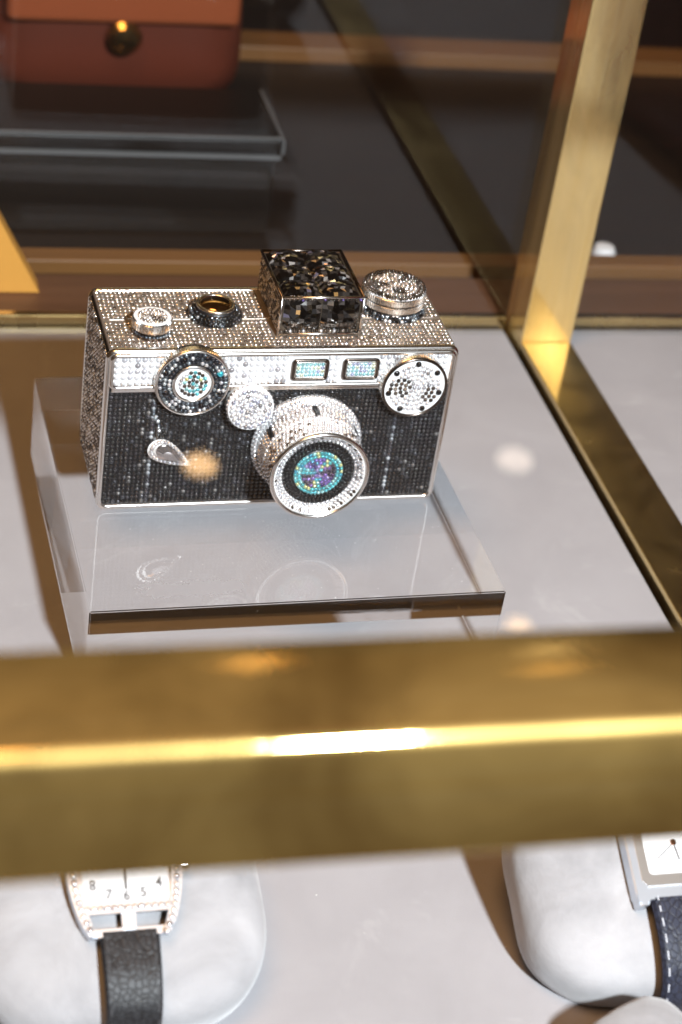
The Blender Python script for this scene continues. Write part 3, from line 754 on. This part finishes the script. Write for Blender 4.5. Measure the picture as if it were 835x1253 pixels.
flat('minute_hand', [(-.35, 8.6), (.35, 8.6), (.45, 21), (-.45, 21)], -.85, -.7, INK, wt)
flat('hour_hand', [(8.0, 21.4), (8.2, 22.0), (0, 19.6), (-.4, 18.6)], -.7, -.55, INK, wt)
crown = lathe('watch_crown', [(.001, 0), (2.0, 0), (2.0, 2.4), (1.4, 3.0), (.001, 3.0)], SILVER, wt, 24, Matrix.Translation((16.2, cy0 - 4, -2.6)) @ Matrix.Rotation(R(90), 4, 'Y'))
pth = catmull([(-3.0, -2.6), (-9.0, -2.4), (-17.0, -2.8), (-25.0, -6.0), (-30.0, -13.0), (-31.0, -20.0)], 6)
sp = strap('strap', pth, 8.7, 7.6, 1.1, BLKLEA, wt, 'black crocodile leather strap')
pth2 = catmull([(41.0, -3.2), (47.0, -4.0), (54.0, -8.0), (58.0, -15.0), (59.0, -22.0)], 6)
stitches(pth, 8.4, sp, simple('dark_thread', (.05, .05, .055), .7), 3)

# navy strap watch
o_ = Vector((.0801, -.2066, .0368)); WM2 = Matrix.Translation(o_) @ Matrix.Rotation(tau, 4, 'X') @ mm
w2 = empty('wrist_watch', WM2, 'steel watch with plain white dial and navy strap on a plush cushion', 'watch', 'watches on cushions')
cx = 9.6; WARM = simple('warm_steel', (.52, .49, .46), .4, 1.0)
flat('watch_case', rrect(cx - 15.2, cx + 15.2, -1.8, 35, 2.0), -5.5, -.6, STEEL, w2, .8)
flat('bezel', rrect(cx - 12.6, cx + 12.6, 2.2, 32, 1.5), -.6, .3, WARM, w2, .5)
for s in (-1, 1):
    flat('lug', rrect(cx + s * 13.2 - 1.8, cx + s * 13.2 + 1.8, -3.6, 36.8, 1.0), -5.2, .1, STEEL, w2, .7)
flat('watch_dial', rrect(cx - 9.9, cx + 9.9, 5.6, 29, 1.4), .3, .42, DIALW, w2)
flat('minute_hand', [(cx - .2, 15.4), (cx + .2, 15.0), (cx + 6.6, 12.4), (cx + 6.4, 12.1)], .5, .6, INK, w2)
flat('hour_hand', [(cx - .25, 15.2), (cx + .3, 15.3), (cx + 1.0, 9.6), (cx + .6, 9.6)], .6, .7, INK, w2)
flat('second_hand', [(cx - 6.2, 10.6), (cx - 6.0, 10.4), (cx + .2, 15.0), (cx, 15.3)], .44, .5, INK, w2)
lathe('hand_pin', [(.9, 0), (.9, .5), (.001, .5)], simple('red_gold', (.70, .30, .16), .2, 1.0), w2, 20, Matrix.Translation((cx, 15.2, .42)))
pth = catmull([(0.5, -1.8), (-5.0, -1.8), (-14.0, -2.4), (-23.0, -5.5), (-29.5, -12.0), (-31.0, -20.0)], 6)
pth = [(y, z) for y, z in pth]
sp2 = strap('strap', pth, 10.6, 10.0, 1.3, NAVYLEA, w2, 'navy crocodile leather strap with white stitching')
sp2.location.x = cx
stitches(pth, 10.6, sp2, simple('white_thread', (.62, .64, .70), .7), 3)

# ------------------------------------------------------------------ things behind the glass and beside the case's divider
def leathery(name, c, rough=.42):
    m, nt, b, o = new_mat(name); v = objco(nt, (220, 220, 220)); n = noise(nt, 1, 4, .6, v); pset(b, color=c, rough=rough, spec=.5); bump(nt, b, n.outputs[0], .15, .0008); return m
TERRA = leathery('terracotta_leather', (.13, .028, .014)); BURG = leathery('burgundy_leather', (.17, .010, .020), .35); TAN = leathery('tan_leather', (.74, .36, .07), .5)
def puffy(name, w, h, d, mat, parent, M4, taper=.12, round_=.28):
    bm = bmesh.new(); bmesh.ops.create_cube(bm, size=1); bmesh.ops.subdivide_edges(bm, edges=bm.edges[:], cuts=12, use_grid_fill=True)
    for v in bm.verts:
        x, y, z = v.co * 2; k = 1 - taper * (z + 1) / 2
        b_ = 1 - .35 * max(abs(x) ** 6, abs(z) ** 6)
        L = max(1e-6, (abs(x) ** 6 + abs(z) ** 6) ** (1 / 6)); m_ = max(abs(x), abs(z)); f = m_ / L if L > 0 else 1
        v.co = Vector((x * f * w / 2 * k, y * d / 2 * b_, (z * f + 1) * h / 2))
    return from_bm(name, bm, mat, parent, True, M4)
bagM = Matrix.Translation((.008, .470, -.0095)) @ Matrix.Rotation(R(2), 4, 'Z')
bag = empty('handbag', bagM, 'terracotta leather handbag with gold clasp on the counter behind the glass', 'handbag')
puffy('bag_body', .150, .130, .070, TERRA, bag, Matrix.Translation((0, .035, 0)))
box('bag_flap', (-.066, -.008, .052), (.066, .0, .126), leathery('orange_leather', (.34, .085, .03)), bag, .004, 3, True)
GOLD = simple('gold', (.85, .55, .2), .2, 1.0)
lathe('clasp', [(.010, 0), (.010, .004), (.007, .007), (.001, .008)], GOLD, bag, 24, Matrix.Translation((-.0, -.004, .044)) @ Matrix.Rotation(R(90), 4, 'X'))
tube_loop('bag_handle', [(.045 * math.cos(t), .03, .125 + .06 * math.sin(t)) for t in np.linspace(0, math.pi, 24)], .005, TERRA, bag, 8, (1, 1), False)
wedM = Matrix.Translation((-.066, .236, -.0004))
wd = empty('display_wedge', wedM, 'tan leather display wedge on the ledge behind the glass', 'display stand')
prism('wedge_body', [(-.075, 0), (.005, 0), (.003, .004), (-.034, .075), (-.040, .075)], -.006, .008, TAN, wd, .001)
bag2 = empty('handbag', Matrix.Translation((.365, -.03, .0005)) @ Matrix.Rotation(R(80), 4, 'Z'), 'dark burgundy round handbag in the compartment beyond the brass divider', 'handbag')
puffy('bag_body', .24, .20, .12, BURG, bag2, Matrix.Identity(4), .05)
tube_loop('bag_handle', [(.07 * math.cos(t), 0, .19 + .07 * math.sin(t)) for t in np.linspace(0, math.pi, 24)], .006, BURG, bag2, 8, (1, 1), False)

# ceiling lamps (seen mirrored in the top pane and on the brass)
def lamp(loc, r, col, strength, label):
    m, nt, b, o = new_mat('lamp_glow'); b.inputs['Emission Color'].default_value = (*col, 1); b.inputs['Emission Strength'].default_value = strength; pset(b, color=(0, 0, 0))
    e = empty('ceiling_lamp', Matrix.Translation(loc), label, 'lamp', 'small lamps in the ceiling')
    lathe('lamp_bulb', [(.001, -.6 * r)] + [(r * math.cos(q), .6 * r * math.sin(q)) for q in np.linspace(-1.4, 1.4, 9)] + [(.001, .6 * r)], m, e, 24)
    lathe('lamp_collar', [(r * 1.02, .0), (r * 1.25, .1 * r), (r * 1.25, r), (.001, r)], GUN, e, 24)
lamp((.70, 3.19, 2.6), .040, (1.0, .60, .28), 11, 'small warm ceiling lamp mirrored over the camera front')
lamp((1.49, 3.19, 2.6), .045, (1.0, .84, .70), 4.5, 'small pale ceiling lamp mirrored over the bare case floor')
lamp((1.30, 2.54, 2.6), .030, (1.0, .62, .28), 8, 'small warm ceiling lamp mirrored beside the acrylic block')

# added white disc stands in for a bright reflected spot; lint on the block
dk = lathe('bright_spot_disc', [(.0062, 0), (.0064, .0060), (.0050, .0088), (.0001, .0098)], simple('spot_white', (.85, .86, .88), .2), None, 32, Matrix.Translation((.2455, .2870, -.0095)), label='small white disc added as the bright reflected spot beyond the post', cat='knob')
V, F = [], []
for i in range(170):
    t = random.random(); x = random.uniform(-.064, .064); y = random.choice([random.uniform(.004, .055), random.uniform(.004, .055), random.uniform(.004, .13)])
    r0 = random.choice([.00008, .0001, .00014, .0002]); b0 = len(V); a0 = random.uniform(0, 6.28)
    for k in range(5): V.append((x + r0 * random.uniform(.5, 1.2) * math.cos(a0 + k * 1.257), y + r0 * random.uniform(.5, 1.2) * math.sin(a0 + k * 1.257), BH + .0001 + random.uniform(0, .00006)))
    F.append(tuple(range(b0, b0 + 5)))
ds = mesh('dust', V, F, simple('lint', (.9, .9, .9), .9), None, label='fine white dust on top of the acrylic block', kind='stuff'); ds.matrix_world = BM4

# added black box stands in for the dark reflection; pale strips, its bright edges
REFL_BLACK = simple('reflection_black', (.010, .008, .007), .3, 0, spec=.2); PALE = simple('reflection_edge_grey', (.12, .125, .13), .4)
db = empty('reflection_box', Matrix.Translation((0, 0, 0)), 'low black lacquer display box with pale edges on the counter behind the glass', 'display box')
box('box_body', (-.34, .312, -.0097), (.0660, .372, .036), REFL_BLACK, db, .001)
box('box_lid', (-.342, .310, .0365), (.0678, .374, .0445), REFL_BLACK, db, .0012)
box('edge_strip', (-.342, .3092, .0340), (.0678, .3098, .0362), PALE, db)
box('edge_strip', (-.342, .3092, .0452), (.0678, .3110, .0460), PALE, db)
box('edge_strip', (.0682, .310, .0366), (.0694, .374, .0444), PALE, db)
V, F = [], []
for i in range(90):
    x = random.uniform(-.13, .30); y = random.uniform(-.22, .18); r0 = random.choice([.0001, .00014, .0002, .0003]); b0 = len(V); a0 = random.uniform(0, 6.28)
    for k in range(5): V.append((x + r0 * random.uniform(.5, 1.3) * math.cos(a0 + k * 1.257), y + r0 * random.uniform(.3, 1.0) * math.sin(a0 + k * 1.257), .0003 + random.uniform(0, .0001)))
    F.append(tuple(range(b0, b0 + 5)))
mesh('lint', V, F, bpy.data.materials['lint'], None, label='specks of white lint on the grey case floor', kind='stuff')
